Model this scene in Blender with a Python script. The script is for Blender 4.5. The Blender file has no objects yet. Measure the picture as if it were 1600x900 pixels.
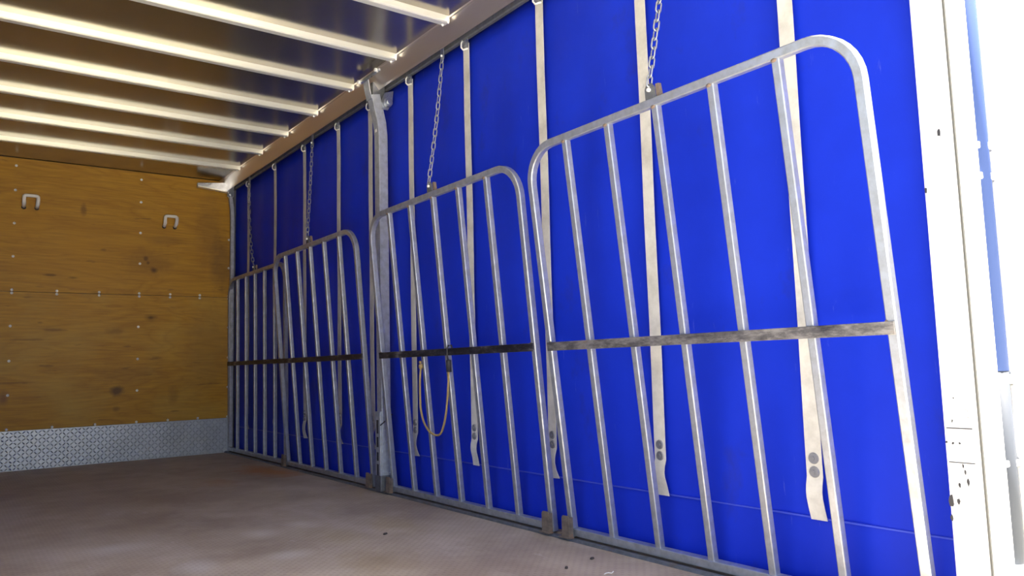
import bpy, bmesh, math, random
from mathutils import Vector, Matrix
random.seed(7)
S = bpy.context.scene
C = S.collection
PI = math.pi

# ------------------------------------------------------------------ camera
F_PX, YAW, PITCH, ROLL = 1199.28, math.radians(36.586), math.radians(5.672), math.radians(-1.588)
CAMZ = 0.74
fw = Vector((math.sin(YAW)*math.cos(PITCH), math.cos(YAW)*math.cos(PITCH), math.sin(PITCH)))
r0 = Vector((math.cos(YAW), -math.sin(YAW), 0)); u0 = r0.cross(fw)
rt = r0*math.cos(ROLL) + u0*math.sin(ROLL)
up = -r0*math.sin(ROLL) + u0*math.cos(ROLL)
cd = bpy.data.cameras.new('camera'); cam = bpy.data.objects.new('camera', cd); C.objects.link(cam)
cd.sensor_width = 36; cd.lens = 36*F_PX/1600; cd.clip_start = 0.02; cd.clip_end = 300
m = Matrix((rt, up, -fw)).transposed().to_4x4(); m.translation = (0, 0, CAMZ); cam.matrix_world = m
S.camera = cam

# ------------------------------------------------------------------ sky, sun, exposure
SUN_EL, SUN_DIR = math.radians(65), Vector((0.5, -0.85, 0)).normalized()   # from behind and to the right
w = bpy.data.worlds.new('world'); S.world = w; w.use_nodes = True
nt = w.node_tree; nt.nodes.clear()
sky = nt.nodes.new('ShaderNodeTexSky'); sky.sky_type = 'NISHITA'; sky.sun_disc = False
sky.sun_elevation = SUN_EL; sky.sun_rotation = math.atan2(SUN_DIR.x, SUN_DIR.y); sky.dust_density = 5.0; sky.air_density = 1.0
bg = nt.nodes.new('ShaderNodeBackground'); bg.inputs[1].default_value = 0.30
wo = nt.nodes.new('ShaderNodeOutputWorld')
nt.links.new(sky.outputs[0], bg.inputs[0]); nt.links.new(bg.outputs[0], wo.inputs[0])
sl = bpy.data.lights.new('sun', 'SUN'); sun = bpy.data.objects.new('sun', sl); C.objects.link(sun)
sl.energy = 17.0; sl.angle = math.radians(0.6); sl.color = (1, 0.95, 0.86)
sdir = Vector((SUN_DIR.x*math.cos(SUN_EL), SUN_DIR.y*math.cos(SUN_EL), math.sin(SUN_EL)))
sun.rotation_euler = sdir.to_track_quat('Z', 'Y').to_euler(); sun.location = (6, -8, 12)
S.view_settings.view_transform = 'Standard'; S.view_settings.look = 'None'
S.view_settings.gamma = 1; S.view_settings.use_curve_mapping = False
S.view_settings.exposure = 0.95

# ------------------------------------------------------------------ dimensions (metres, floor at z = 0)
W = 2.19                   # inner face of the curtain side
XL = -0.29                 # left curtain side
Y0, Y1 = 0.90, 7.42        # rear frame, headboard
ZR = 2.56                  # underside of the roof sheet
def sc(y, X): return y*X/W

# ------------------------------------------------------------------ material helpers
def mat(name, col, rough=0.6, metal=0.0, spec=0.5):
    M = bpy.data.materials.new(name); M.use_nodes = True
    b = M.node_tree.nodes['Principled BSDF']
    b.inputs['Base Color'].default_value = (*col, 1); b.inputs['Roughness'].default_value = rough
    b.inputs['Metallic'].default_value = metal; b.inputs['Specular IOR Level'].default_value = spec
    return M, M.node_tree, b
def N(t, k, **kw):
    n = t.nodes.new(k)
    for a, v in kw.items():
        if a in n.inputs: n.inputs[a].default_value = v
        else: setattr(n, a, v)
    return n
def coords(t, scale=(1, 1, 1), kind='Object', rot=(0, 0, 0)):
    c = N(t, 'ShaderNodeTexCoord'); mp = N(t, 'ShaderNodeMapping')
    mp.inputs['Scale'].default_value = scale; mp.inputs['Rotation'].default_value = rot
    if kind == 'World':
        g = N(t, 'ShaderNodeNewGeometry'); t.links.new(g.outputs['Position'], mp.inputs[0])
    else: t.links.new(c.outputs[kind], mp.inputs[0])
    return mp.outputs[0]
def noise(t, vec, scale, detail=4, rough=0.55, dist=0.0):
    n = N(t, 'ShaderNodeTexNoise'); n.inputs['Scale'].default_value = scale; n.inputs['Detail'].default_value = detail
    n.inputs['Roughness'].default_value = rough; n.inputs['Distortion'].default_value = dist
    t.links.new(vec, n.inputs['Vector']); return n.outputs['Fac']
def ramp(t, fac, stops):
    r = N(t, 'ShaderNodeValToRGB'); e = r.color_ramp.elements
    while len(e) < len(stops): e.new(0.5)
    for i, (p, c) in enumerate(stops):
        e[i].position = p; e[i].color = (*c, 1) if len(c) == 3 else c
    t.links.new(fac, r.inputs[0]); return r.outputs[0]
def mix(t, fac, a, b, mode='MIX'):
    n = N(t, 'ShaderNodeMix'); n.data_type = 'RGBA'; n.blend_type = mode
    for sock, v in ((n.inputs[0], fac), (n.inputs[6], a), (n.inputs[7], b)):
        if isinstance(v, (int, float)): sock.default_value = v
        elif isinstance(v, tuple): sock.default_value = (*v, 1)
        else: t.links.new(v, sock)
    return n.outputs[2]
def math_(t, op, a, b=None):
    n = N(t, 'ShaderNodeMath'); n.operation = op
    for i, v in enumerate((a, b)):
        if v is None: continue
        if isinstance(v, (int, float)): n.inputs[i].default_value = v
        else: t.links.new(v, n.inputs[i])
    return n.outputs[0]
def bump(t, b, h, strength=0.3, dist=0.01):
    n = N(t, 'ShaderNodeBump'); n.inputs['Strength'].default_value = strength; n.inputs['Distance'].default_value = dist
    t.links.new(h, n.inputs['Height']); t.links.new(n.outputs[0], b.inputs['Normal'])

MAT = {}
def g3(v): return (v, v, v)
# blue vinyl curtain
M, t, b = mat('blue_vinyl', (0.012, 0.03, 0.72), 0.5, 0, 0.16)
v = coords(t, (1, 1, 1), 'World')
n1 = noise(t, v, 1.3, 5, 0.6); c = ramp(t, n1, [(0.3, (0.007, 0.028, 0.51)), (0.7, (0.010, 0.040, 0.66))])
v2 = coords(t, (1, 9, 1.2), 'World'); sx = noise(t, v2, 4.5, 6, 0.7)
c = mix(t, ramp(t, sx, [(0.645, g3(0)), (0.74, g3(0.22))]), c, (0.30, 0.36, 0.75))
v3 = coords(t, (1, 1.2, 0.8), 'World'); st = noise(t, v3, 3.2, 5, 0.65)
c = mix(t, ramp(t, st, [(0.60, g3(0)), (0.76, g3(0.5))]), c, (0.03, 0.032, 0.16))
t.links.new(c, b.inputs['Base Color']); bump(t, b, noise(t, coords(t, (1, 1, 0.4), 'World'), 9, 3), 0.12, 0.01)
MAT['vinyl'] = M
# galvanised tube
def galv(name, base, metal=0.75, rough=0.42, rust=0.0):
    M, t, b = mat(name, g3(base), rough, metal)
    v = coords(t, (1, 1, 1)); n = noise(t, v, 26, 5, 0.65)
    c = ramp(t, n, [(0.3, (base*0.74, base*0.78, base*0.82)), (0.65, (base*0.99, base*1.07, base*1.17))])
    n2 = noise(t, v, 7, 5, 0.7)
    c = mix(t, ramp(t, n2, [(0.62-rust, g3(0)), (0.74-rust, g3(0.75))]), c, (0.20, 0.13, 0.075))
    t.links.new(c, b.inputs['Base Color'])
    t.links.new(ramp(t, n, [(0.3, g3(rough+0.14)), (0.7, g3(rough-0.06))]), b.inputs['Roughness'])
    return M
MAT['galv'] = galv('galvanised_tube', 0.52, 0.70, 0.36, -0.10)
MAT['chain'] = galv('chain_zinc', 0.50, 0.8, 0.4, 0.02)
MAT['alu'] = galv('dull_aluminium', 0.55, 0.85, 0.30, -0.2)
MAT['cant'] = mat('rail_aluminium', (0.78, 0.71, 0.65), 0.30, 0.85)[0]
MAT['alupost'] = galv('post_aluminium', 0.55, 0.6, 0.5, -0.06)
MAT['steel'] = galv('dark_steel', 0.20, 0.6, 0.5, 0.05)
# worn dark flat bar
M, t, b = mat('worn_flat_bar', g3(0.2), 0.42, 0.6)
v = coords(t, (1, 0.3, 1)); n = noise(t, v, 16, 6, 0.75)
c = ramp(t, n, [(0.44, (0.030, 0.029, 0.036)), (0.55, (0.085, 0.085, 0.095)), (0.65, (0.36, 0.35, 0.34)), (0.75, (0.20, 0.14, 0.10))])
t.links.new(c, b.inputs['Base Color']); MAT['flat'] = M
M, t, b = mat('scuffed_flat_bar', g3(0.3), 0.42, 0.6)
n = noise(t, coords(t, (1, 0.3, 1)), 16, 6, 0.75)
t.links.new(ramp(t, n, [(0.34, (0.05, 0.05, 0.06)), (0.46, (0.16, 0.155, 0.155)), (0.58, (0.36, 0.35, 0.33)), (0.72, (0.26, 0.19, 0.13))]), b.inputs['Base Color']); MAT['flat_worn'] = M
# rusty socket
M, t, b = mat('rusty_steel', (0.2, 0.1, 0.06), 0.8, 0.2)
n = noise(t, coords(t), 22, 6, 0.7)
t.links.new(ramp(t, n, [(0.35, (0.13, 0.105, 0.085)), (0.55, (0.22, 0.17, 0.13)), (0.7, (0.24, 0.11, 0.055))]), b.inputs['Base Color']); MAT['rust'] = M
# roof bows: mill aluminium
M, t, b = mat('bow_aluminium', (0.9, 0.88, 0.78), 0.34, 0.45)
n = noise(t, coords(t, (0.4, 6, 6)), 9, 5, 0.6)
t.links.new(ramp(t, n, [(0.3, (0.90, 0.91, 0.78)), (0.65, (0.97, 0.98, 0.87))]), b.inputs['Base Color'])
MAT['bow'] = M
# roof sheet
M, t, b = mat('roof_sheet', (0.3, 0.27, 0.24), 0.2, 0.92)
v = coords(t, (1, 1, 1), 'World'); n = noise(t, v, 2.2, 6, 0.6)
c = ramp(t, n, [(0.3, (0.36, 0.325, 0.26)), (0.7, (0.45, 0.41, 0.335))])
s = noise(t, coords(t, (4, 14, 1), 'World'), 2.6, 4, 0.6)
c = mix(t, ramp(t, s, [(0.70, g3(0)), (0.77, g3(0.25))]), c, (0.4, 0.38, 0.34))
t.links.new(c, b.inputs['Base Color']); t.links.new(ramp(t, n, [(0.3, g3(0.23)), (0.7, g3(0.18))]), b.inputs['Roughness'])
bump(t, b, noise(t, v, 3.5, 2), 0.03, 0.02); MAT['roof'] = M
# floor: worn red-brown tread sheet
M, t, b = mat('brown_tread_floor', (0.2, 0.14, 0.11), 0.62, 0.0, 0.4)
v = coords(t, (1, 1, 1), 'World'); n = noise(t, v, 1.5, 7, 0.7)
c = ramp(t, n, [(0.36, (0.30, 0.235, 0.175)), (0.5, (0.39, 0.32, 0.245)), (0.66, (0.48, 0.415, 0.33))])
n2 = noise(t, coords(t, (1.0, 0.55, 1), 'World'), 2.1, 6, 0.7)
c = mix(t, ramp(t, n2, [(0.52, g3(0)), (0.72, g3(0.55))]), c, (0.54, 0.48, 0.42))
n3 = noise(t, coords(t, (1.6, 0.5, 1), 'World', (0, 0, 0.9)), 6, 6, 0.75)
c = mix(t, ramp(t, n3, [(0.63, g3(0)), (0.72, g3(0.55))]), c, (0.58, 0.53, 0.47))
# orange stain beside the far gate and small yellow ones
def blob(cx, cy, rx, ry, soft):
    g = N(t, 'ShaderNodeNewGeometry'); sp = N(t, 'ShaderNodeSeparateXYZ'); t.links.new(g.outputs['Position'], sp.inputs[0])
    nn = math_(t, 'MULTIPLY', math_(t, 'SUBTRACT', noise(t, coords(t, (1, 1, 1), 'World'), 6, 5, 0.7), 0.5), 1.6)
    dx = math_(t, 'DIVIDE', math_(t, 'SUBTRACT', sp.outputs[0], cx), rx); dy = math_(t, 'DIVIDE', math_(t, 'SUBTRACT', sp.outputs[1], cy), ry)
    d = math_(t, 'ADD', math_(t, 'SQRT', math_(t, 'ADD', math_(t, 'MULTIPLY', dx, dx), math_(t, 'MULTIPLY', dy, dy))), nn)
    return ramp(t, d, [(max(0, 1-soft)*0.5, g3(1)), (0.5, g3(0))]) if False else ramp(t, math_(t, 'MULTIPLY', d, 0.5), [(0.5*(1-soft), g3(0.8)), (0.5, g3(0))])
c = mix(t, blob(1.97, 5.80, 0.20, 0.55, 0.7), c, (0.46, 0.20, 0.045))
c = mix(t, math_(t, 'MULTIPLY', blob(1.50, 5.45, 0.16, 0.30, 0.8), 0.5), c, (0.42, 0.22, 0.07))
for bx, by, rx, ry in ((0.82, 3.15, 0.10, 0.16), (1.15, 3.11, 0.12, 0.10), (1.20, 3.60, 0.10, 0.14), (1.42, 3.68, 0.08, 0.12), (0.62, 3.75, 0.16, 0.12)):
    c = mix(t, math_(t, 'MULTIPLY', blob(bx, by, rx, ry, 0.9), 0.55), c, (0.62, 0.60, 0.55))
c = mix(t, math_(t, 'MULTIPLY', blob(1.75, 3.35, 0.16, 0.30, 0.8), 0.45), c, (0.36, 0.27, 0.10))
c = mix(t, math_(t, 'MULTIPLY', blob(1.45, 3.3, 0.14, 0.25, 0.8), 0.4), c, (0.36, 0.28, 0.12))
c = mix(t, math_(t, 'MULTIPLY', blob(1.35, 2.75, 0.2, 0.3, 0.8), 0.35), c, (0.36, 0.27, 0.11))
# raised dots of the tread pattern
g = N(t, 'ShaderNodeNewGeometry'); sp = N(t, 'ShaderNodeSeparateXYZ'); t.links.new(g.outputs['Position'], sp.inputs[0])
sa = math_(t, 'SINE', math_(t, 'MULTIPLY', sp.outputs[0], 2*PI/0.036)); sb = math_(t, 'SINE', math_(t, 'MULTIPLY', sp.outputs[1], 2*PI/0.036))
pr = math_(t, 'MULTIPLY', sa, sb)
dots = ramp(t, pr, [(0.35, g3(0)), (0.75, g3(1))])
c = mix(t, math_(t, 'MULTIPLY', dots, 0.17), c, (0.10, 0.075, 0.06))
t.links.new(c, b.inputs['Base Color'])
t.links.new(ramp(t, n, [(0.3, g3(0.5)), (0.7, g3(0.72))]), b.inputs['Roughness'])
bump(t, b, math_(t, 'ADD', dots, math_(t, 'MULTIPLY', n2, 0.8)), 0.35, 0.004); MAT['floor'] = M
# plywood
def ply(name, tint, off, ply_marks=()):
    M, t, b = mat(name, (0.5, 0.3, 0.1), 0.45, 0, 0.25)
    c0 = N(t, 'ShaderNodeNewGeometry'); mp = N(t, 'ShaderNodeMapping'); t.links.new(c0.outputs['Position'], mp.inputs[0])
    mp.inputs['Location'].default_value = off; mp.inputs['Scale'].default_value = (0.30, 1, 1.5)
    n = noise(t, mp.outputs[0], 2.6, 3, 0.5, 0.6)
    wv = math_(t, 'FRACT', math_(t, 'MULTIPLY', n, 9.0))
    c = ramp(t, wv, [(0.0, (0.48, 0.25, 0.028)), (0.35, (0.57, 0.31, 0.036)), (0.8, (0.52, 0.275, 0.030)), (1.0, (0.45, 0.23, 0.026))])
    mp2 = N(t, 'ShaderNodeMapping'); t.links.new(c0.outputs['Position'], mp2.inputs[0]); mp2.inputs['Scale'].default_value = (1.5, 1, 26); mp2.inputs['Location'].default_value = off
    gr = noise(t, mp2.outputs[0], 3, 6, 0.7)
    c = mix(t, ramp(t, gr, [(0.33, g3(0.55)), (0.60, g3(0))]), c, (0.30, 0.14, 0.03))
    mp3 = N(t, 'ShaderNodeMapping'); t.links.new(c0.outputs['Position'], mp3.inputs[0]); mp3.inputs['Scale'].default_value = (1.0, 1, 1.4); mp3.inputs['Location'].default_value = off
    big = noise(t, mp3.outputs[0], 1.7, 5, 0.6)
    c = mix(t, ramp(t, big, [(0.45, g3(0)), (0.72, g3(0.55))]), c, tint)
    kn = N(t, 'ShaderNodeTexVoronoi'); kn.inputs['Scale'].default_value = 1.9; kn.inputs['Randomness'].default_value = 1
    mpk = N(t, 'ShaderNodeMapping'); t.links.new(c0.outputs['Position'], mpk.inputs[0]); mpk.inputs['Scale'].default_value = (0.8, 0.0, 1.3); mpk.inputs['Location'].default_value = off
    t.links.new(mpk.outputs[0], kn.inputs['Vector'])
    c = mix(t, ramp(t, kn.outputs['Distance'], [(0.015, g3(0.85)), (0.05, g3(0.3)), (0.10, g3(0))]), c, (0.09, 0.045, 0.018))
    mp4 = N(t, 'ShaderNodeMapping'); t.links.new(c0.outputs['Position'], mp4.inputs[0]); mp4.inputs['Scale'].default_value = (2.2, 1, 12); mp4.inputs['Location'].default_value = off
    sm = noise(t, mp4.outputs[0], 2.2, 3, 0.5)
    c = mix(t, ramp(t, sm, [(0.68, g3(0)), (0.75, g3(0.5))]), c, (0.16, 0.08, 0.03))
    sx_ = N(t, 'ShaderNodeSeparateXYZ'); t.links.new(c0.outputs['Position'], sx_.inputs[0])
    wob = math_(t, 'MULTIPLY', math_(t, 'SUBTRACT', noise(t, c0.outputs['Position'], 14, 3, 0.6), 0.5), 0.9)
    for kx, kz, rx, rz, col, amt in ply_marks:
        dx = math_(t, 'DIVIDE', math_(t, 'SUBTRACT', sx_.outputs[0], kx), rx); dz = math_(t, 'DIVIDE', math_(t, 'SUBTRACT', sx_.outputs[2], kz), rz)
        d = math_(t, 'ADD', math_(t, 'SQRT', math_(t, 'ADD', math_(t, 'MULTIPLY', dx, dx), math_(t, 'MULTIPLY', dz, dz))), wob)
        c = mix(t, ramp(t, d, [(0.35, g3(amt)), (1.0, g3(0))]), c, col)
    t.links.new(c, b.inputs['Base Color']); bump(t, b, gr, 0.08, 0.004)
    return M
KD = (0.07, 0.035, 0.014); KM = (0.24, 0.12, 0.03)
MAT['ply_up'] = ply('plywood_upper', (0.54, 0.27, 0.024), (0.3, 0, 0.2), ((1.50, 1.672, 0.045, 0.035, KD, 0.95), (1.432, 1.772, 0.024, 0.03, KD, 0.85), (1.45, 1.735, 0.018, 0.02, KD, 0.8), (1.46, 1.74, 0.28, 0.16, KM, 0.45), (0.93, 2.17, 0.03, 0.07, KM, 0.8), (1.09, 1.83, 0.03, 0.015, KM, 0.7), (1.98, 2.05, 0.16, 0.45, (0.25, 0.13, 0.04), 0.4), (2.1, 1.75, 0.14, 0.35, (0.16, 0.09, 0.04), 0.5), (1.6, 1.95, 0.25, 0.05, KM, 0.35), (0.70, 1.59, 0.06, 0.014, KD, 0.6), (0.87, 1.575, 0.05, 0.012, KD, 0.5))); MAT['ply_lo'] = ply('plywood_lower', (0.54, 0.36, 0.08), (3.7, 0, 1.6), ((1.225, 0.605, 0.07, 0.055, (0.13, 0.07, 0.035), 0.85), (1.22, 0.45, 0.04, 0.03, KM, 0.7), (0.40, 0.585, 0.05, 0.07, (0.20, 0.09, 0.05), 0.7), (1.30, 0.75, 0.35, 0.12, KM, 0.3), (0.75, 1.13, 0.12, 0.015, KM, 0.7), (0.55, 1.05, 0.20, 0.012, KM, 0.6), (1.2, 1.12, 0.10, 0.04, KM, 0.5), (0.45, 0.70, 0.18, 0.012, KM, 0.6), (1.68, 0.55, 0.06, 0.10, KM, 0.4), (2.0, 0.95, 0.3, 0.5, (0.27, 0.14, 0.045), 0.35)))  # knot and smudge marks, and broad darker areas towards the right edge
# tread plate, screws, straps, paint, cord, ground
M, t, b = mat('tread_plate', g3(0.62), 0.36, 0.55)
n = noise(t, coords(t, (1, 1, 1), 'World'), 5, 5, 0.6)
t.links.new(ramp(t, n, [(0.3, (0.48, 0.53, 0.57)), (0.7, (0.64, 0.70, 0.76))]), b.inputs['Base Color']); MAT['tread'] = M
MAT['screw'] = mat('bright_screw', (0.97, 0.96, 0.90), 0.3, 0.0)[0]
M, t, b = mat('webbing', (0.62, 0.58, 0.48), 0.75)
n = noise(t, coords(t, (1, 1, 1), 'World'), 9, 5, 0.7)
c = ramp(t, n, [(0.3, (0.50, 0.49, 0.44)), (0.6, (0.68, 0.67, 0.61))])
n2 = noise(t, coords(t, (1, 1, 0.9), 'World'), 5.5, 6, 0.75)
c = mix(t, ramp(t, n2, [(0.66, g3(0)), (0.76, g3(0.6))]), c, (0.18, 0.16, 0.14))
t.links.new(c, b.inputs['Base Color']); MAT['strap'] = M
MAT['stud'] = mat('stud_zinc', (0.30, 0.31, 0.33), 0.4, 0.6)[0]
M, t, b = mat('white_paint', (0.82, 0.82, 0.80), 0.4)
n = noise(t, coords(t, (1, 1, 1), 'World'), 17, 6, 0.7)
nm = noise(t, coords(t, (1, 1, 1), 'World'), 2.3, 3, 0.5)
mk = math_(t, 'MULTIPLY', ramp(t, n, [(0.63, g3(0)), (0.68, g3(1))]), ramp(t, nm, [(0.5, g3(0)), (0.56, g3(1))]))
t.links.new(mix(t, mk, (0.84, 0.84, 0.82), (0.22, 0.20, 0.18)), b.inputs['Base Color']); MAT['white'] = M
MAT['seal'] = mat('grey_seal', (0.10, 0.10, 0.09), 0.8)[0]
MAT['cream'] = mat('cream_paint', (0.74, 0.72, 0.58), 0.5)[0]
MAT['handle'] = mat('handle_white', (0.95, 0.93, 0.84), 0.3)[0]
MAT['black'] = mat('black_rubber', (0.03, 0.03, 0.035), 0.6)[0]
M, t, b = mat('tan_cord', (0.42, 0.28, 0.10), 0.8)
wv = N(t, 'ShaderNodeTexWave'); wv.inputs['Scale'].default_value = 60; t.links.new(coords(t), wv.inputs['Vector'])
t.links.new(ramp(t, wv.outputs['Fac'], [(0.2, (0.28, 0.19, 0.07)), (0.8, (0.42, 0.31, 0.13))]), b.inputs['Base Color']); MAT['cord'] = M
M, t, b = mat('concrete_bounce', (0.45, 0.44, 0.42), 0.9)
n = noise(t, coords(t, (1, 1, 1), 'World'), 0.6, 8, 0.65)
t.links.new(ramp(t, n, [(0.3, (0.60, 0.56, 0.48)), (0.7, (0.72, 0.68, 0.58))]), b.inputs['Base Color']); MAT['yard'] = M  # pale tone chosen to throw more light into the truck body
MAT['rolled'] = mat('rolled_vinyl', (0.045, 0.075, 0.20), 0.6, 0, 0.1)[0]
MAT['polegrey'] = mat('pole_grey', (0.055, 0.062, 0.075), 0.6, 0, 0.2)[0]
MAT['asphalt'] = mat('asphalt', (0.085, 0.087, 0.09), 0.9)[0]
MAT['seam'] = mat('vinyl_seam_highlight', (0.05, 0.085, 0.60), 0.4)[0]  # paler than the sheet: the weld's highlight painted into the colour
MAT['chip'] = mat('dark_chip', (0.05, 0.042, 0.038), 0.8)[0]
MAT['thread'] = mat('white_thread', (0.8, 0.8, 0.78), 0.8)[0]

# ------------------------------------------------------------------ mesh helpers
def box(bm, x0, x1, y0, y1, z0, z1):
    vs = [bm.verts.new((x, y, z)) for x in (x0, x1) for y in (y0, y1) for z in (z0, z1)]
    for f in ((0,1,3,2), (4,6,7,5), (0,4,5,1), (2,3,7,6), (0,2,6,4), (1,5,7,3)): bm.faces.new([vs[i] for i in f])
def prism_y(bm, prof, y0, y1):                     # profile in (x, z), swept along y
    a = [bm.verts.new((x, y0, z)) for x, z in prof]; c = [bm.verts.new((x, y1, z)) for x, z in prof]
    n = len(prof)
    for i in range(n): bm.faces.new((a[i], a[(i+1) % n], c[(i+1) % n], c[i]))
    bm.faces.new(a[::-1]); bm.faces.new(c)
def prism_x(bm, prof, x0, x1):                     # profile in (y, z), swept along x
    a = [bm.verts.new((x0, y, z)) for y, z in prof]; c = [bm.verts.new((x1, y, z)) for y, z in prof]
    n = len(prof)
    for i in range(n): bm.faces.new((a[i], a[(i+1) % n], c[(i+1) % n], c[i]))
    bm.faces.new(a[::-1]); bm.faces.new(c)
def sweep(bm, pts, prof, ref=Vector((1, 0, 0)), closed=False):
    """sweep a closed 2D profile [(a,b)] along pts; a along ref, b along ref x tangent"""
    pts = [Vector(p) for p in pts]; n = len(pts); rings = []
    for i, p in enumerate(pts):
        if closed: tg = (pts[(i+1) % n]-pts[i-1])
        else: tg = pts[min(i+1, n-1)]-pts[max(i-1, 0)]
        tg.normalize(); r = (ref - tg*ref.dot(tg))
        if r.length < 1e-4: r = Vector((0, 1, 0)) - tg*tg.y
        r.normalize(); bb = tg.cross(r)
        k = 1.0
        if 0 < i < n-1 or closed:
            d1 = (p-pts[i-1]).normalized(); d2 = (pts[(i+1) % n]-p).normalized()
            k = 1/max(0.5, math.sqrt(max(0.01, (1+d1.dot(d2))/2)))
        rings.append([bm.verts.new(p + r*a + bb*b*k) for a, b in prof])
    q = len(prof); seg = n if closed else n-1
    for i in range(seg):
        A, B = rings[i], rings[(i+1) % n]
        for j in range(q): bm.faces.new((A[j], A[(j+1) % q], B[(j+1) % q], B[j]))
    if not closed: bm.faces.new(rings[0][::-1]); bm.faces.new(rings[-1])
def circ(r, n=8): return [(r*math.cos(2*PI*i/n), r*math.sin(2*PI*i/n)) for i in range(n)]
def sq(h, ch=0.0):
    if not ch: return [(-h, -h), (h, -h), (h, h), (-h, h)]
    k = h-ch; return [(-k, -h), (k, -h), (h, -k), (h, k), (k, h), (-k, h), (-h, k), (-h, -k)]
def obj(name, bm, mt, parent=None, smooth=False, bevel=0):
    bmesh.ops.recalc_face_normals(bm, faces=bm.faces)
    me = bpy.data.meshes.new(name); bm.to_mesh(me); bm.free()
    me.materials.append(MAT[mt] if isinstance(mt, str) else mt)
    if smooth:
        for p in me.polygons: p.use_smooth = True
    o = bpy.data.objects.new(name, me); C.objects.link(o)
    if parent: o.parent = parent
    if bevel:
        md = o.modifiers.new('bevel', 'BEVEL'); md.width = bevel; md.segments = 2; md.limit_method = 'ANGLE'
    return o
def share(name, me, parent, loc=(0, 0, 0), rot=(0, 0, 0)):
    o = bpy.data.objects.new(name, me); C.objects.link(o); o.parent = parent; o.location = loc; o.rotation_euler = rot; return o
def empty(name, loc=(0, 0, 0), rot=(0, 0, 0)):
    o = bpy.data.objects.new(name, None); C.objects.link(o); o.location = loc; o.rotation_euler = rot; o.empty_display_size = 0.1; return o
def tag(o, label, cat, group=None):
    o['label'] = label; o['category'] = cat
    if group: o['group'] = group
    return o
def struct(o, label=None):
    o['kind'] = 'structure'
    if label: o['label'] = label
    return o
def B(name, dims, mt, parent=None, bevel=0):
    bm = bmesh.new(); box(bm, *dims); return obj(name, bm, mt, parent, bevel=bevel)

# ------------------------------------------------------------------ setting
struct(B('ground', (-60, 60, -60, 60, -1.25, -1.10), 'asphalt'), 'unseen dark asphalt yard around the truck')  # unseen ground, kept dark so little warm light bounces in from the left
struct(B('ground', (-5, 5, -22, 0.6, -1.10, -1.085), 'yard'), 'unseen pale concrete apron added behind the truck to bounce light in')  # unseen apron, added as a bright bounce surface behind the opening
struct(B('floor', (XL, 2.155, Y0-0.06, Y1+0.03, -0.10, 0.0), 'floor'), 'worn red-brown tread floor of the truck body')
ceil = struct(B('ceiling', (XL-0.05, 2.30, Y0-0.05, Y1+0.08, ZR, ZR+0.03), 'roof'), 'dark glossy roof sheet crossed by bright aluminium bows')

# roof bows: hat profiles across the roof, each a part of the ceiling
BOWY = [1.50, 2.09, 2.68, 3.265, 3.845, 4.425, 5.015, 5.595, 6.18, 6.785]
bw = [(0, 0), (0, -0.0315), (0.002, -0.034), (0.005, -0.034), (0.006, -0.030), (0.010, -0.030), (0.011, -0.034), (0.050, -0.034), (0.053, -0.031), (0.053, 0)]
bm = bmesh.new(); prism_x(bm, bw, XL+0.06, 2.065); bow0 = obj('roof_bow', bm, 'bow', ceil); bow0.location = (0, BOWY[0], ZR)
bm = bmesh.new(); bmesh.ops.create_uvsphere(bm, u_segments=8, v_segments=5, radius=0.007); screw_me = obj('screw', bm, 'screw', bow0, True); screw_me.location = (2.05, 0.045, -0.036)
share('screw', screw_me.data, bow0, (2.058, 0.004, -0.035))
for y in BOWY[1:]:
    o = share('roof_bow', bow0.data, ceil, (0, y, ZR))
    share('screw', screw_me.data, o, (2.05, 0.045, -0.036)); share('screw', screw_me.data, o, (2.058, 0.004, -0.035))

# roof rails along both sides
def roof_rail(name, sgn, x_in, x_out, label):
    root = struct(empty(name, (0, Y0, 0)), label)
    q = lambda x: x_in + (x - 2.055)*sgn
    bm = bmesh.new()
    prism_y(bm, [(q(2.062), ZR), (q(2.066), ZR-0.006), (q(2.072), ZR-0.009), (q(2.098), ZR-0.046), (q(2.126), 2.478), (q(2.134), 2.470), (q(2.142), 2.474), (q(2.150), 2.50), (q(2.185), 2.53), (q(2.185), ZR)], 0, Y1-Y0); obj('rail_face', bm, 'cant', root)
    bm = bmesh.new()
    prism_y(bm, [(q(2.190), 2.530), (q(2.190), 2.490), (q(2.197), 2.484), (q(2.212), 2.484), (q(2.212), 2.53)], 0, Y1-Y0); obj('lower_lip', bm, 'steel', root)
    bm = bmesh.new()
    prism_y(bm, [(q(2.185), 2.53), (q(2.30), 2.53), (q(2.30), ZR), (q(2.185), ZR)], 0, Y1-Y0); obj('rail_top', bm, 'alu', root)
    bm = bmesh.new(); prism_y(bm, [(q(2.27), 2.40), (q(2.30), 2.40), (q(2.30), 2.53), (q(2.27), 2.53)], 0, Y1-Y0); obj('outer_valance', bm, 'alu', root)
    return root
rail_r = roof_rail('trim_1', 1, 2.055, 2.3, 'dull aluminium roof rail above the blue curtain')
roof_rail('trim_2', -1, XL-0.155+0.29, XL, 'dull aluminium roof rail on the near side')

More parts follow.
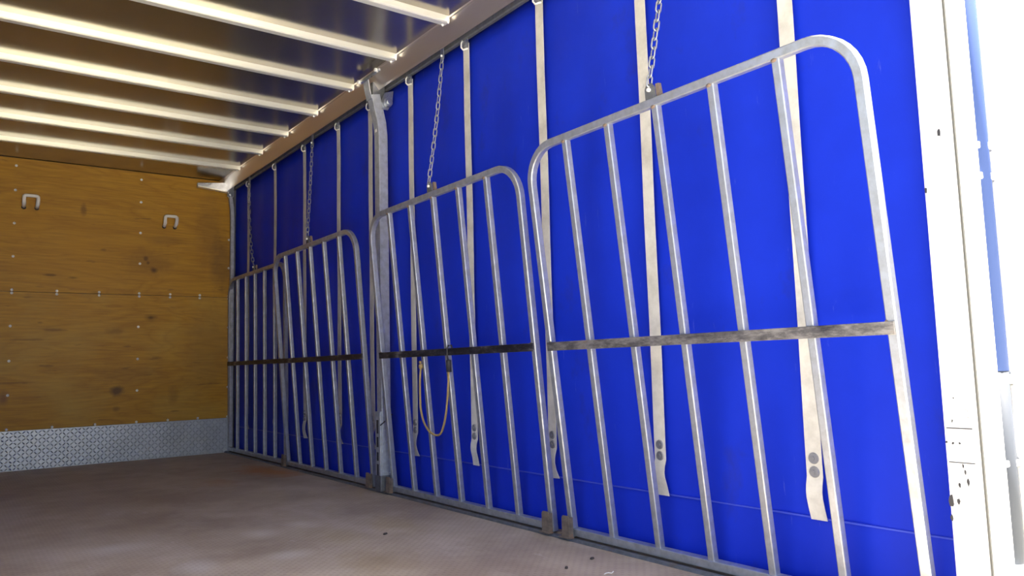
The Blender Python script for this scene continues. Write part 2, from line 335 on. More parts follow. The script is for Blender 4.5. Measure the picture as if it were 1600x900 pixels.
# floor edge rail under the gates
root = struct(empty('trim_3', (0, Y0, 0)), 'steel side rail at the floor edge under the gates')
bm = bmesh.new(); prism_y(bm, [(2.155, -0.12), (2.155, 0.006), (2.175, 0.006), (2.178, 0.012), (2.215, 0.012), (2.215, -0.12)], 0, Y1-Y0); obj('edge_rail', bm, 'rust', root)
bm = bmesh.new(); prism_y(bm, [(2.128, 0.0), (2.131, 0.010), (2.142, 0.012), (2.155, 0.009), (2.155, 0.0)], 0, Y1-Y0); obj('edge_strip', bm, 'steel', root)
root = struct(empty('trim_4', (0, Y0, 0)), 'steel side rail on the near side')
bm = bmesh.new(); prism_y(bm, [(XL-0.05, -0.12), (XL-0.05, 0.012), (XL, 0.012), (XL, -0.12)], 0, Y1-Y0); obj('edge_rail', bm, 'rust', root)

# headboard
wf = struct(empty('wall_front', (0, Y1, 0)), 'plywood headboard of two sheets above a tread plate kick strip')
B('backing', (XL-0.05, 2.30, 0.02, 0.06, -0.1, ZR), 'steel', wf)
pu = B('plywood_panel', (XL, 2.182, 0, 0.02, 1.4445, ZR-0.004), 'ply_up', wf, 0.0015)
pl = B('plywood_panel', (XL, 2.182, 0.001, 0.02, 0.318, 1.4415), 'ply_lo', wf, 0.0015)
bm = bmesh.new()
bmesh.ops.create_uvsphere(bm, u_segments=10, v_segments=6, radius=0.0115, matrix=Matrix.Diagonal((1, 0.40, 1, 1)))
s0 = obj('screw', bm, 'screw', pu, True); s0.location = (0.432, -0.001, 2.49)
ups = [(x, 1.457) for x in (0.432, 0.75, 1.066, 1.383, 1.64, 1.897, 2.157)] + [(0.432, z) for z in (2.284, 2.007, 1.732)] + [(1.383, z) for z in (2.487, 2.281, 2.001, 1.724)] + [(2.157, z) for z in (1.996, 1.724)] \
    + [(-0.2, z) for z in (2.284, 2.007, 1.732)] + [(x, 1.457) for x in (0.11, -0.2)]
los = [(x, 1.431) for x in (0.432, 0.75, 1.066, 1.383, 1.64, 1.897, 2.157)] + [(x, 0.329) for x in (0.43, 0.745, 1.06, 1.381, 1.637, 1.893, 2.157)] + [(x, z) for x in (0.43, 1.381, 2.158) for z in (1.160, 0.877, 0.602)] \
    + [(-0.2, z) for z in (1.16, 0.877, 0.602)] + [(x, z) for x in (0.11, -0.2) for z in (1.431, 0.329)]
for x, z in ups: share('screw', s0.data, pu, (x, -0.001, z))
for x, z in los: share('screw', s0.data, pl, (x, 0.0, z))
# U-shaped handles bolted to the upper sheet
for x, z in ((0.540, 2.237), (1.625, 2.165)):
    hd = empty('handle', (x, 0, z)); hd.parent = wf; hd['label'] = 'pale u-shaped handle on the plywood'
    pts = [(-0.046, 0, -0.09), (-0.048, -0.05, -0.065), (-0.050, -0.06, -0.03)] + [(-0.034-0.016*math.cos(a), -0.06, -0.014+0.014*math.sin(a)) for a in (0.5, 1.0, 1.5)] \
        + [(0.034+0.016*math.cos(a), -0.06, -0.014+0.014*math.sin(a)) for a in (1.5, 1.0, 0.5)] + [(0.050, -0.06, -0.03), (0.048, -0.05, -0.065), (0.046, 0, -0.09)]
    bm = bmesh.new(); sweep(bm, pts, circ(0.014, 8), Vector((0, 1, 0.01))); obj('grip', bm, 'handle', hd, True)
    for s in (-1, 1):
        bm = bmesh.new(); bmesh.ops.create_cone(bm, segments=12, radius1=0.018, radius2=0.014, depth=0.012, cap_ends=True, matrix=Matrix.Translation((s*0.046, -0.006, -0.09)) @ Matrix.Rotation(PI/2, 4, 'X'))
        obj('washer', bm, 'black', hd)
# tread plate kick strip
kp = struct(empty('baseboard_front', (0, Y1, 0)), 'bright tread plate kick strip along the foot of the headboard')
B('plate', (XL, 2.178, -0.008, 0.001, 0.0, 0.316), 'tread', kp)
bm = bmesh.new(); P = 0.0285; nx = int((2.16-XL)/P); nz = int(0.305/P)
for i in range(nx+1):
    for k in range(nz+1):
        cx, cz = XL+0.012+i*P, 0.014+k*P
        s = 1 if (i+k) % 2 else -1
        d = Vector((math.cos(s*PI/4), 0, math.sin(s*PI/4))); q = Vector((-d.z, 0, d.x))
        c0 = Vector((cx, -0.008, cz)); top = Vector((0, -0.0060, 0))
        vs = [bm.verts.new(c0 + d*a*0.0170 + q*e*0.0060) for a, e in ((-1, 0), (0, -1), (1, 0), (0, 1))]
        tp = [bm.verts.new(c0 + d*a*0.009 + top) for a in (-1, 1)]
        bm.faces.new((vs[0], vs[1], tp[1], tp[0])); bm.faces.new((vs[1], vs[2], tp[1])); bm.faces.new((vs[2], vs[3], tp[0], tp[1])); bm.faces.new((vs[3], vs[0], tp[0]))
o = obj('tread_pattern', bm, 'tread', kp); o['kind'] = 'stuff'

# far corner post with its top bracket
cp = struct(empty('trim_5', (2.165, 7.39, 0)), 'pale aluminium corner post beside the headboard')
bm = bmesh.new()
sweep(bm, [(0.010, -0.010, 0.012), (0.010, -0.010, 1.2), (0.010, -0.010, 2.18), (0.004, -0.010, 2.30), (-0.012, -0.01, 2.42)], sq(0.017, 0.003), Vector((1, 0, 0))); obj('post', bm, 'alupost', cp)
bm = bmesh.new(); prism_y(bm, [(-0.32, 2.500), (-0.32, 2.462), (-0.045, 2.435), (-0.045, 2.40), (0.012, 2.40), (0.016, 2.535), (-0.01, 2.537)], -0.05, -0.02); obj('corner_bracket', bm, 'alu', cp, bevel=0.003)
bm = bmesh.new(); prism_y(bm, [(-0.32, 2.468), (-0.32, 2.460), (-0.045, 2.432), (-0.045, 2.440)], -0.075, -0.02); obj('bracket_flange', bm, 'bow', cp)
bm = bmesh.new(); bmesh.ops.create_cone(bm, segments=10, radius1=0.014, radius2=0.014, depth=0.02, cap_ends=True, matrix=Matrix.Translation((-0.015, -0.055, 2.425)) @ Matrix.Rotation(PI/2, 4, 'X')); obj('bolt', bm, 'alu', cp)

# curtains
def curtain(name, X, label, group=None, ya=0.955):
    ny, nz = 150, 26; yb, za, zb = 7.47, -0.16, 2.50
    bm = bmesh.new(); V = []
    for j in range(nz+1):
        z = za+(zb-za)*j/nz; row = []
        for i in range(ny+1):
            y = ya+(yb-ya)*i/ny
            a = 0.5+0.5*math.sin(PI*min(1, max(0, (z+0.1)/2.6)))
            dx = 0.0035*math.sin(y*2*PI/0.63+0.5*math.sin(z*1.3)) + 0.003*math.sin(y*2*PI/0.31+1.1*z) + 0.0022*math.sin(y*17+z*2.2)
            low = max(0, 0.35-z)/0.35
            dx = dx*a + 0.004*low*math.sin(y*2*PI/0.19+2)
            row.append(bm.verts.new((X+dx, y, z)))
        V.append(row)
    for j in range(nz):
        for i in range(ny): bm.faces.new((V[j][i], V[j][i+1], V[j+1][i+1], V[j+1][i]))
    root = tag(empty(name, (X, ya, -0.16)), label, 'curtain', group)
    o = obj('sheet', bm, 'vinyl', root, True); o.location = (-X, -ya, 0.16)
    md = o.modifiers.new('thick', 'SOLIDIFY'); md.thickness = 0.0015; md.offset = 0
    return root
cu = curtain('side_curtain', 2.228, 'long blue vinyl side curtain hanging behind the gates and straps')
curtain('side_curtain', XL-0.03, 'blue vinyl side curtain on the opposite side, out of view and stopped short to let daylight in', None, 2.7)  # unseen side, left open near the rear to light the interior
bm = bmesh.new()
prism_y(bm, [(-0.0085, 0.395), (-0.0075, 0.3975), (0.004, 0.3975), (0.004, 0.3925), (-0.0075, 0.3925)], 0.0, 6.4); o = obj('weld_seam', bm, 'seam', cu)

# right rear post, header, left rear post, rear sill
rp = struct(empty('trim_6', (2.14, Y0, 0)), 'white painted rear corner post with chipped paint')
B('inner_face', (-0.002, 0.108, -0.004, 0.080, -0.2, 2.56), 'white', rp, 0.003)
B('rear_face', (0.006, 0.110, -0.018, -0.0045, -0.2, 2.56), 'white', rp, 0.002)
B('corner_seal', (0.0, 0.0055, -0.009, -0.0045, -0.2, 2.56), 'seal', rp)
B('seal_strip', (0.010, 0.022, -0.022, -0.0185, -0.2, 0.62), 'cream', rp, 0.001)
B('corner_step', (0.111, 0.20, -0.03, 0.06, -0.2, 0.185), 'white', rp, 0.004)
for z, h in ((0.452, 0.0025), (0.54, 0.003)):
    B('joint_line', (-0.0028, -0.0015, 0.010, 0.074, z, z+h), 'black', rp)
for (y, z, r, e) in ((0.030, 1.33, 0.008, 1.5), (0.052, 0.395, 0.005, 1.8), (0.076, 0.352, 0.010, 2.0), (0.036, 0.430, 0.004, 1.6), (0.030, 0.405, 0.006, 1.7), (0.058, 0.352, 0.006, 1.5), (0.040, 0.445, 0.003, 2.2),
                  (0.076, 0.505, 0.005, 0.8), (0.060, 0.503, 0.005, 0.8), (0.044, 0.503, 0.004, 0.8), (0.058, 0.56, 0.003, 1.4), (0.050, 0.62, 0.003, 0.7), (0.076, 1.18, 0.006, 1.2), (0.078, 0.31, 0.006, 1.4)):
    bm = bmesh.new(); n = 9
    f = [bm.verts.new((-0.0030, y+r*0.7*math.cos(2*PI*i/n)*random.uniform(0.6, 1.2), z+r*e*math.sin(2*PI*i/n)*random.uniform(0.6, 1.2))) for i in range(n)]
    h = [bm.verts.new((-0.0015, v_.co.y, v_.co.z)) for v_ in f]
    bm.faces.new(f); bm.faces.new(h[::-1])
    for i in range(n): bm.faces.new((f[i], h[i], h[(i+1) % n], f[(i+1) % n]))
    obj('paint_chip', bm, 'black', rp)
struct(B('trim_7', (XL-0.06, 2.30, Y0-0.05, Y0+0.03, 2.50, 2.64), 'white'), 'unseen white rear roof header')  # out of view, built for its effect on the lighting
struct(B('trim_8', (XL-0.10, XL+0.03, Y0-0.012, Y0+0.085, -0.2, 2.50), 'white'), 'unseen white rear post on the near side')  # unseen post, put in to frame the incoming light
struct(B('trim_9', (XL-0.06, 2.30, Y0-0.09, Y0-0.055, -0.28, 0.0), 'steel'), 'steel rear sill of the truck floor')

# blue curtain rolled round its tension pole outside the rear post
cpole = tag(empty('curtain_pole', (2.290, 0.905, 0.186)), 'pale blue curtain rolled round an upright pole between the white post and the open door', 'pole')
def tube(name, z0, z1, r, mt):
    bm = bmesh.new(); bmesh.ops.create_cone(bm, segments=24, radius1=r, radius2=r, depth=z1-z0, cap_ends=True, matrix=Matrix.Translation((0, 0, (z0+z1)/2))); return obj(name, bm, mt, cpole, True)
tube('rolled_curtain', 0.50, 2.30, 0.033, 'rolled'); tube('pole', 0.0, 0.50, 0.032, 'polegrey'); tube('top_spigot', 2.30, 2.40, 0.015, 'alu')

# opened rear door with hinges
DA = math.atan2(-0.34, 0.94)
dr = struct(empty('door_1', (2.338, Y0-0.012, 0), (0, 0, DA)), 'white rear door swung open outside the corner post')
B('door_panel', (0, 1.15, -0.02, 0.02, -0.15, 2.5), 'white', dr, 0.004)
B('edge_strip', (-0.012, 0.0, -0.014, 0.014, -0.15, 2.5), 'white', dr, 0.003)
for z, l in ((1.304, 0.02), (1.218, 0.02), (0.664, 0.024), (0.443, 0.018)):
    h = empty('hinge', (0, 0, z)); h.parent = dr
    B('hinge_strap', (-0.09, 0.16, -0.030, -0.021, -l/2, l/2), 'white', h, 0.003)
    bm = bmesh.new(); bmesh.ops.create_cone(bm, segments=12, radius1=0.013, radius2=0.013, depth=l*1.5, cap_ends=True, matrix=Matrix.Translation((-0.006, -0.025, 0))); obj('hinge_pin', bm, 'white', h)

# ------------------------------------------------------------------ sliding side post
sp_ = tag(empty('curtain_post', (2.12, 4.225, 0)), 'grey aluminium intermediate post standing between the second and third gate', 'post')
# local x outward, local y into the truck
bm = bmesh.new()
pr_ = [(-0.027, -0.033), (0.027, -0.033), (0.030, -0.030), (0.030, 0.030), (0.027, 0.033), (-0.027, 0.033), (-0.030, 0.030), (-0.030, -0.030)]
sweep(bm, [(0.030, 0, 0.10), (0.030, 0, 1.2), (0.030, 0, 2.18), (0.022, 0, 2.26), (0.000, 0, 2.35), (-0.018, 0, 2.43)], pr_, Vector((1, 0, 0))); obj('post', bm, 'alupost', sp_)
bm = bmesh.new(); sweep(bm, [(-0.046, 0, 2.40), (-0.060, 0, 2.46), (-0.072, 0, 2.53)], [(-0.003, -0.034), (0.003, -0.034), (0.003, 0.034), (-0.003, 0.034)], Vector((1, 0, 0))); obj('top_plate', bm, 'alupost', sp_)
B('hanger_block', (-0.03, 0.055, -0.012, 0.022, 2.40, 2.515), 'steel', sp_, 0.003)
bm = bmesh.new(); prism_y(bm, [(0.02, 2.34), (0.06, 2.34), (0.092, 2.40), (0.10, 2.47), (0.04, 2.45), (0.02, 2.40)], -0.040, -0.034); obj('ear_plate', bm, 'alu', sp_)
B('clamp_bar', (-0.095, -0.078, -0.22, 0.05, 2.505, 2.522), 'alu', sp_, 0.003)
for y in (-0.20, 0.035):
    bm = bmesh.new(); bmesh.ops.create_cone(bm, segments=8, radius1=0.012, radius2=0.012, depth=0.02, cap_ends=True, matrix=Matrix.Translation((-0.098, y, 2.513)) @ Matrix.Rotation(PI/2, 4, 'Y')); obj('bolt', bm, 'screw', sp_)
bm = bmesh.new(); bmesh.ops.create_cone(bm, segments=18, radius1=0.030, radius2=0.026, depth=0.02, cap_ends=True, matrix=Matrix.Translation((0.055, -0.055, 2.385)) @ Matrix.Rotation(PI/2, 4, 'X'))
bmesh.ops.create_cone(bm, segments=10, radius1=0.014, radius2=0.014, depth=0.03, cap_ends=True, matrix=Matrix.Translation((0.055, -0.06, 2.385)) @ Matrix.Rotation(PI/2, 4, 'X'))
obj('pulley', bm, 'alu', sp_)
B('slot_cover', (-0.004, 0.0005, -0.012, 0.016, 2.20, 2.24), 'screw', sp_, 0.004)
lb = B('latch_box', (-0.012, 0.0, -0.030, 0.034, 0.07, 0.48), 'alupost', sp_, 0.003)
for z0, z1 in ((0.10, 0.17), (0.19, 0.24), (0.27, 0.33), (0.35, 0.43)): B('slot', (-0.0135, -0.0122, -0.008, 0.014, z0, z1), 'black', lb)
B('foot', (-0.016, 0.062, -0.040, 0.036, 0.013, 0.105), 'steel', sp_, 0.004)
bm = bmesh.new(); sweep(bm, [(0.045, -0.034, 0.255), (0.050, -0.062, 0.250), (0.052, -0.066, 0.235), (0.052, -0.066, 0.135), (0.050, -0.062, 0.122), (0.045, -0.034, 0.118)], circ(0.006, 8)); obj('handle', bm, 'alupost', sp_, True)
bm = bmesh.new(); sweep(bm, [(-0.014, -0.036, 0.40), (0.02, -0.040, 0.425), (0.066, -0.037, 0.462)], circ(0.004, 6)); obj('latch_cord', bm, 'black', sp_, True)
for z in (0.30, 0.345):
    bm = bmesh.new(); bmesh.ops.create_cone(bm, segments=8, radius1=0.006, radius2=0.006, depth=0.006, cap_ends=True, matrix=Matrix.Translation((0.035, -0.035, z)) @ Matrix.Rotation(PI/2, 4, 'X')); obj('rivet', bm, 'stud', sp_)

# ------------------------------------------------------------------ gates
GW = 1.470
XB = 2.172
weld_me = [None]
def gate(cy, H, lean, label, Z0=0.014):
    root = tag(empty('gate', (XB, cy, Z0), (0, -lean, 0)), label, 'gate', 'tubular gates along the curtain')
    h = 0.0145; hw = GW/2; R = 0.150; top = H-Z0
    pts = [(0, hw, 0.0), (0, hw, 0.4), (0, hw, top-R)]
    pts += [(0, hw-R+R*math.cos(a), top-R+R*math.sin(a)) for a in [PI/2*k/9 for k in range(1, 9)]]
    pts += [(0, hw-R, top), (0, 0, top), (0, -hw+R, top)]
    pts += [(0, -hw+R-R*math.sin(a), top-R+R*math.cos(a)) for a in [PI/2*k/9 for k in range(1, 9)]]
    pts += [(0, -hw, top-R), (0, -hw, 0.4), (0, -hw, 0.0)]
    bm = bmesh.new(); sweep(bm, pts, sq(0.0155, 0.004), Vector((1, 0, 0))); obj('frame', bm, 'galv', root)
    bm = bmesh.new(); box(bm, -0.016, 0.016, -hw+0.015, hw-0.015, 0.004, 0.036); obj('bottom_rail', bm, 'galv', root, bevel=0.003)
    bm = bmesh.new(); box(bm, -0.0135, 0.0135, -0.0135, 0.0135, 0.030, top-0.012); b0 = obj('bar', bm, 'galv', root, bevel=0.0035)
    b0.location.y = -2*GW/6
    for k in (-1, 0, 1, 2):
        o = share('bar', b0.data, root, (0, k*GW/6, 0)); md = o.modifiers.new('bevel', 'BEVEL'); md.width = 0.0035; md.segments = 2; md.limit_method = 'ANGLE'
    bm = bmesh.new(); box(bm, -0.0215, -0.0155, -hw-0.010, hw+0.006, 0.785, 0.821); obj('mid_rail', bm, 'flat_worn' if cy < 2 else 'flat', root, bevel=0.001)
    lg = empty('chain_lug', (0, 0.012, top+0.012)); lg.parent = root
    bm = bmesh.new(); prism_x(bm, [(-0.024, -0.01), (0.024, -0.01), (0.022, 0.04), (0.012, 0.055), (-0.012, 0.055), (-0.022, 0.04)], -0.012, -0.006); obj('lug_plate', bm, 'steel', lg)
    bm = bmesh.new(); prism_x(bm, [(-0.040, -0.01), (-0.022, -0.01), (-0.022, 0.05), (-0.036, 0.05)], -0.004, 0.012); obj('lug_back', bm, 'rust', lg)
    bm = bmesh.new(); bmesh.ops.create_cone(bm, segments=8, radius1=0.007, radius2=0.007, depth=0.022, cap_ends=True, matrix=Matrix.Translation((-0.009, 0, 0.034)) @ Matrix.Rotation(PI/2, 4, 'Y')); obj('lug_bolt', bm, 'screw', lg)
    for k in (-2, -1, 0, 1, 2):
        if weld_me[0] is None:
            bm = bmesh.new(); bmesh.ops.create_uvsphere(bm, u_segments=8, v_segments=5, radius=0.013, matrix=Matrix.Diagonal((0.5, 0.9, 0.55, 1))); o = obj('weld', bm, 'rust', root, True); weld_me[0] = o.data; o.location = (-0.012, k*GW/6+0.004, top-0.016)
        else: share('weld', weld_me[0], root, (-0.012, k*GW/6+0.004, top-0.016))
    for y in (-hw+0.012, hw-0.012):
        bm = bmesh.new(); bmesh.ops.create_uvsphere(bm, u_segments=8, v_segments=5, radius=0.011, matrix=Matrix.Translation((-0.015, y, 0.812)) @ Matrix.Diagonal((0.6, 0.7, 1.3, 1))); obj('weld', bm, 'rust', root, True)
    return root
G = [(1.797, 1.655, 0.1130, 'nearest tubular gate, leaning in beside the white rear post'),
     (3.402, 1.640, 0.0890, 'second tubular gate, with the tan cord looped from its middle rail'),
     (5.140, 1.620, 0.0740, 'third tubular gate, just beyond the grey intermediate post'),
     (6.660, 1.600, 0.0060, 'farthest tubular gate, upright against the curtain next to the headboard')]
gates = [gate(*a) for a in G]
# floor sockets for the gate posts
def socket(y, label):
    o = tag(empty('gate_socket', (2.127, y, 0.004)), label, 'socket', 'rusty floor sockets of the gates')
    bm = bmesh.new(); prism_x(bm, [(-0.024, 0.008), (0.024, 0.008), (0.024, 0.090), (0.016, 0.098), (-0.018, 0.098), (-0.024, 0.092)], -0.004, 0.002); obj('front_plate', bm, 'rust', o, bevel=0.001)
    B('side_plate', (0.002, 0.016, -0.026, -0.021, 0.008, 0.092), 'rust', o)
    B('base_tab', (-0.014, 0.016, -0.032, 0.032, 0.008, 0.013), 'rust', o)
socket(1.797+GW/2, 'rusty floor socket at the left foot of the nearest gate')
socket(3.402-GW/2, 'rusty floor socket at the right foot of the second gate')
socket(3.402+GW/2, 'rusty floor socket at the left foot of the second gate, beside the grey post')
socket(5.140-GW/2, 'rusty floor socket at the right foot of the third gate')
socket(5.140+GW/2, 'rusty floor socket at the left foot of the third gate')

# ------------------------------------------------------------------ straps
XS = 2.204
SY = [(1.400, 0), (2.040, 1), (2.678, 2), (3.303, 1), (3.915, 2), (4.455, 2), (4.957, 2), (5.590, 2), (6.240, 1), (6.94, 0)]
SL = ['webbing strap behind the nearest gate, closest to the white rear post',
      'webbing strap behind the middle of the nearest gate, beside its chain',
      'webbing strap hanging between the nearest and the second gate',
      'webbing strap behind the second gate, right of its chain',
      'webbing strap behind the second gate, left of its chain and of the tan cord',
      'webbing strap immediately left of the grey intermediate post',
      'webbing strap at the right end of the third gate',
      'webbing strap behind the third gate, left of its chain',
      'webbing strap between the third and the farthest gate',
      'webbing strap nearest the plywood headboard, behind the farthest gate']
bm = bmesh.new(); bmesh.ops.create_cone(bm, segments=14, radius1=0.0175, radius2=0.0155, depth=0.006, cap_ends=True, matrix=Matrix.Rotation(-PI/2, 4, 'Y'))
bmesh.ops.create_cone(bm, segments=10, radius1=0.008, radius2=0.006, depth=0.012, cap_ends=True, matrix=Matrix.Rotation(-PI/2, 4, 'Y'))
stud_me = None
for (ym, kind), lab in zip(SY, SL):
    y = sc(ym, XS)
    root = tag(empty('strap', (XS, y, 0.23)), lab, 'strap', 'webbing straps down the curtain')
    hw = 0.0275; th = 0.0012; ztop, zbot = 2.46, 0.232
    zs = [ztop-(ztop-0.5)*k/10 for k in range(11)] + [0.45, 0.40, 0.365, 0.34, 0.32, 0.30, 0.27, zbot]
    pts = []
    bm = bmesh.new(); rings = []
    for z in zs:
        dx = 0.0; dy = 0.0; k = 1.0; tw = 0.0
        if z < 0.365:
            f = (0.365-z)/(0.365-zbot)
            if kind == 1: dy = 0.004*math.sin(f*4); dx = -0.006*math.sin(f*5); k = 1-0.10*math.sin(f*PI)
            if kind == 2: dx = -0.012*math.sin(f*3.4); k = 1-0.25*math.sin(f*PI)-0.15*f; dy = -0.008*f; tw = 0.5*f
            if kind == 0: dx = -0.006*math.sin(f*4); dy = 0.003*math.sin(f*4)
        dx += 0.0015*math.sin(z*7+ym)
        a = Vector((math.sin(tw)*0.6, -math.cos(tw), 0))*hw*k; c0 = Vector((dx, dy, z-0.23)); nn = Vector((th, 0, 0))
        rings.append([bm.verts.new(c0+a-nn), bm.verts.new(c0-a-nn), bm.verts.new(c0-a+nn), bm.verts.new(c0+a+nn)])
    for A, Bq in zip(rings, rings[1:]):
        for j in range(4): bm.faces.new((A[j], A[(j+1) % 4], Bq[(j+1) % 4], Bq[j]))
    bm.faces.new(rings[0]); bm.faces.new(rings[-1][::-1])
    obj('webbing', bm, 'strap', root)
    for z in (0.4215, 0.3795):
        if stud_me is None:
            bmx = bmesh.new(); bmesh.ops.create_cone(bmx, segments=16, radius1=0.0190, radius2=0.0160, depth=0.006, cap_ends=True, matrix=Matrix.Rotation(-PI/2, 4, 'Y'))
            bmesh.ops.create_cone(bmx, segments=12, radius1=0.009, radius2=0.006, depth=0.013, cap_ends=True, matrix=Matrix.Rotation(-PI/2, 4, 'Y'))
            o = obj('stud', bmx, 'stud', root); stud_me = o.data; o.location = (-0.004, 0, z-0.23)
        else: share('stud', stud_me, root, (-0.004, 0, z-0.23))
    hk = empty('hook', (0, 0, 2.44-0.23)); hk.parent = root
    bm = bmesh.new(); box(bm, -0.006, -0.002, -0.026, 0.030, -0.005, 0.055); obj('hook_plate', bm, 'alu', hk, bevel=0.001)
    bm = bmesh.new(); sweep(bm, [(-0.006, 0.022, 0.05), (-0.016, 0.022, 0.03), (-0.018, 0.020, 0.005), (-0.010, 0.012, -0.008), (-0.003, -0.02, -0.010)], circ(0.0045, 6)); obj('hook_wire', bm, 'screw', hk, True)
    bm = bmesh.new(); bmesh.ops.create_cone(bm, segments=10, radius1=0.012, radius2=0.012, depth=0.005, cap_ends=True, matrix=Matrix.Translation((-0.007, 0.0, 0.022)) @ Matrix.Rotation(PI/2, 4, 'Y')); obj('hook_bolt', bm, 'stud', hk)
bm.free() if False else None

# ------------------------------------------------------------------ chains
bm = bmesh.new(); a_, r_ = 0.0140, 0.0100            # one link: stadium loop along local z
pts = [(0, r_*math.cos(t_), a_+r_*math.sin(t_)) for t_ in [PI*k/6 for k in range(7)]] + [(0, -r_*math.cos(t_), -a_-r_*math.sin(t_)) for t_ in [PI*k/6 for k in range(7)]]
sweep(bm, pts, circ(0.0034, 6), Vector((1, 0, 0)), closed=True)
link0 = obj('link', bm, 'chain', None, True); link_me = link0.data; bpy.data.objects.remove(link0)
PITCH_L = 2*(a_+r_) - 0.0072
bm = bmesh.new(); box(bm, -0.003, 0.003, -0.016, 0.016, -0.05, 0.07); hang = obj('hanger', bm, 'alu'); hang_me = hang.data; bpy.data.objects.remove(hang)
def chain(top, bot, sag, label):
    top = Vector(top); bot = Vector(bot)
    root = tag(empty('chain', top), label, 'chain', 'galvanised chains holding the gates')
    h = share('hanger', hang_me, root, (0, 0, 0.03))
    share('hanger_bolt', screw_me.data, root, (-0.006, 0, 0.0))
    # polyline with a slight belly, walked at link pitch
    K = 200; pl_ = [top.lerp(bot, k/K) + Vector(sag)*math.sin(PI*k/K) for k in range(K+1)]
    d = [0]
    for p, q in zip(pl_, pl_[1:]): d.append(d[-1]+(q-p).length)
    n = max(1, round(d[-1]/PITCH_L)); step = d[-1]/n
    def at(s):
        for k in range(K):
            if d[k+1] >= s: return pl_[k].lerp(pl_[k+1], (s-d[k])/(d[k+1]-d[k]))
        return pl_[-1]
    for i in range(n):
        p = at((i+0.5)*step); tg = (at(min(d[-1], (i+0.9)*step))-at(max(0, (i+0.1)*step))).normalized()
        q = tg.to_track_quat('Z', 'Y') @ Matrix.Rotation((0.45 if i % 2 else 0.45+PI/2)+random.uniform(-0.15, 0.15), 4, 'Z').to_quaternion()
        o = share('link', link_me, root, p-top, q.to_euler())
bpy.context.view_layer.update()
def lug_pt(g): return g.matrix_world @ Vector((-0.012, 0.012, [a for a in G if abs(a[0]-g.location.y) < 1e-4][0][1]-0.014+0.060))
XH = 2.178
chain((XH, sc(1.93, XH)-0.06, 2.47), lug_pt(gates[0]), (0.006, 0.0, 0), 'chain from the roof rail down to the nearest gate')
chain((XH, 3.525, 2.46), lug_pt(gates[1]), (0.012, 0.01, 0), 'chain from the roof rail down to the second gate')
chain((XH, 5.405, 2.44), lug_pt(gates[2]), (0.010, 0.02, 0), 'chain from the roof rail down to the third gate')
chain((XH, 6.88, 2.43), lug_pt(gates[3]), (0.0, 0.05, 0), 'chain from the roof rail down to the farthest gate by the headboard')

# ------------------------------------------------------------------ tan cord on the second gate
xr = 2.084
cr = tag(empty('cord', (xr, 3.36, 0.82)), 'tan cord hanging in a loop from the middle rail of the second gate', 'cord')
raw = [(3.656, 0.738), (3.660, 0.66), (3.655, 0.58), (3.648, 0.51), (3.620, 0.445), (3.575, 0.402), (3.520, 0.383), (3.475, 0.390), (3.445, 0.430), (3.420, 0.490), (3.400, 0.560), (3.380, 0.645), (3.368, 0.72)]
# smooth with Catmull-Rom
sm = []
for i in range(len(raw)-1):
    p0, p1, p2, p3 = raw[max(0, i-1)], raw[i], raw[i+1], raw[min(len(raw)-1, i+2)]
    for k in range(5):
        u = k/5; sm.append(tuple(0.5*(2*p1[j]+(p2[j]-p0[j])*u+(2*p0[j]-5*p1[j]+4*p2[j]-p3[j])*u*u+(3*p1[j]-p0[j]-3*p2[j]+p3[j])*u**3) for j in (0, 1)))
sm.append(raw[-1])
bm = bmesh.new(); sweep(bm, [(-0.008*math.sin(i*0.11), y-3.36, z-0.82) for i, (y, z) in enumerate(sm)], circ(0.0058, 8), Vector((1, 0, 0))); obj('cord_loop', bm, 'cord', cr, True)
bm = bmesh.new(); bmesh.ops.create_uvsphere(bm, u_segments=10, v_segments=7, radius=0.0125, matrix=Matrix.Translation((0, 3.656-3.36, 0.742-0.82)) @ Matrix.Diagonal((1, 0.9, 1.3, 1)))
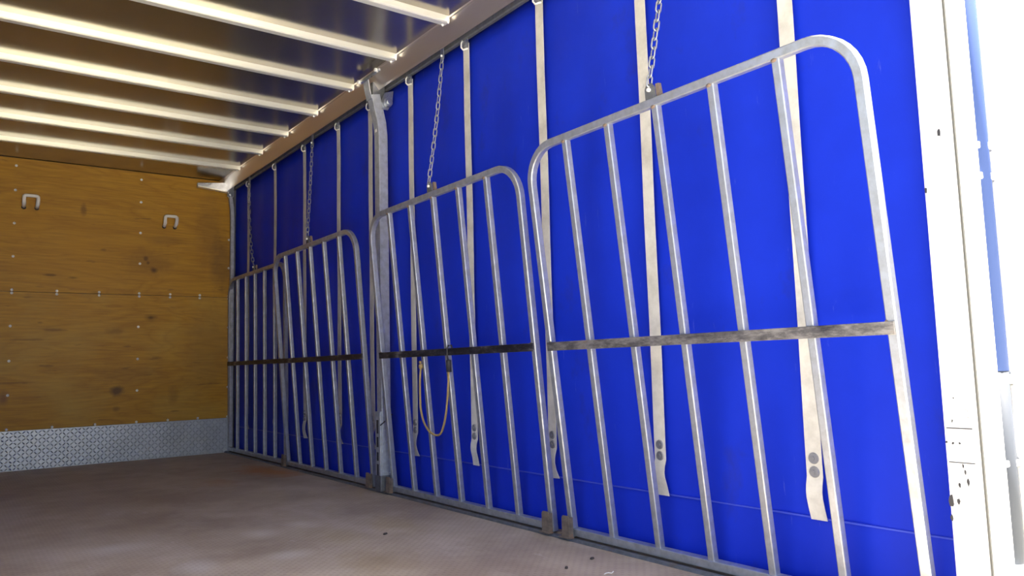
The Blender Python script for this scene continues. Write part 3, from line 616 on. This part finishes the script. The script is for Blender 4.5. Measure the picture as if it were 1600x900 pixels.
bmesh.ops.create_uvsphere(bm, u_segments=8, v_segments=6, radius=0.008, matrix=Matrix.Translation((-0.004, 3.654-3.36, 0.765-0.82))); obj('knot', bm, 'cord', cr, True)
bm = bmesh.new(); sweep(bm, [(0.0, 0.008, -0.11), (-0.002, 0.006, -0.07), (-0.004, 0.004, -0.05)], circ(0.014, 8)); obj('hook_sleeve', bm, 'black', cr, True)
bm = bmesh.new(); sweep(bm, [(-0.004, 0.005, -0.06), (-0.012, 0.003, -0.02), (-0.014, 0.0, 0.01), (-0.006, 0.0, 0.024), (0.012, 0.0, 0.026), (0.016, 0.0, 0.012)], circ(0.0045, 6)); obj('hook', bm, 'black', cr, True)

# ------------------------------------------------------------------ scraps on the floor
def chip(x, y, a, s, label):
    bm = bmesh.new(); prism = [(-1, -0.3), (-0.4, -0.5), (0.7, -0.35), (1, 0.1), (0.3, 0.5), (-0.7, 0.35)]
    lo = [bm.verts.new((p*s, q*s, 0.0005)) for p, q in prism]; hi = [bm.verts.new((p*s*0.8, q*s*0.8, 0.006)) for p, q in prism]
    for i in range(6): bm.faces.new((lo[i], lo[(i+1) % 6], hi[(i+1) % 6], hi[i]))
    bm.faces.new(hi); bm.faces.new(lo[::-1])
    o = obj('chip', bm, 'chip'); o.location = (x, y, 0); o.rotation_euler = (0, 0, a); tag(o, label, 'debris', 'dark chips on the floor')
chip(1.618, 3.18, 0.6, 0.016, 'small dark chip on the floor, farthest from the nearest gate')
chip(2.0, 2.235, 0.4, 0.014, 'small dark chip on the floor beside the nearest gate rail')
chip(1.843, 2.20, 0.7, 0.013, 'small dark chip on the floor next to the white thread')
bm = bmesh.new(); sweep(bm, [(-0.035, 0, 0.003), (-0.015, 0.008, 0.004), (0.0, 0.0, 0.006), (0.012, -0.014, 0.004), (0.030, -0.010, 0.010), (0.042, 0.006, 0.004)], circ(0.0025, 6), Vector((0, 0, 1)))
o = obj('thread', bm, 'thread', None, True); o.location = (1.905, 2.045, 0); o.scale = (0.6, 0.6, 0.6); tag(o, 'scrap of white thread lying on the floor near the nearest gate', 'debris')
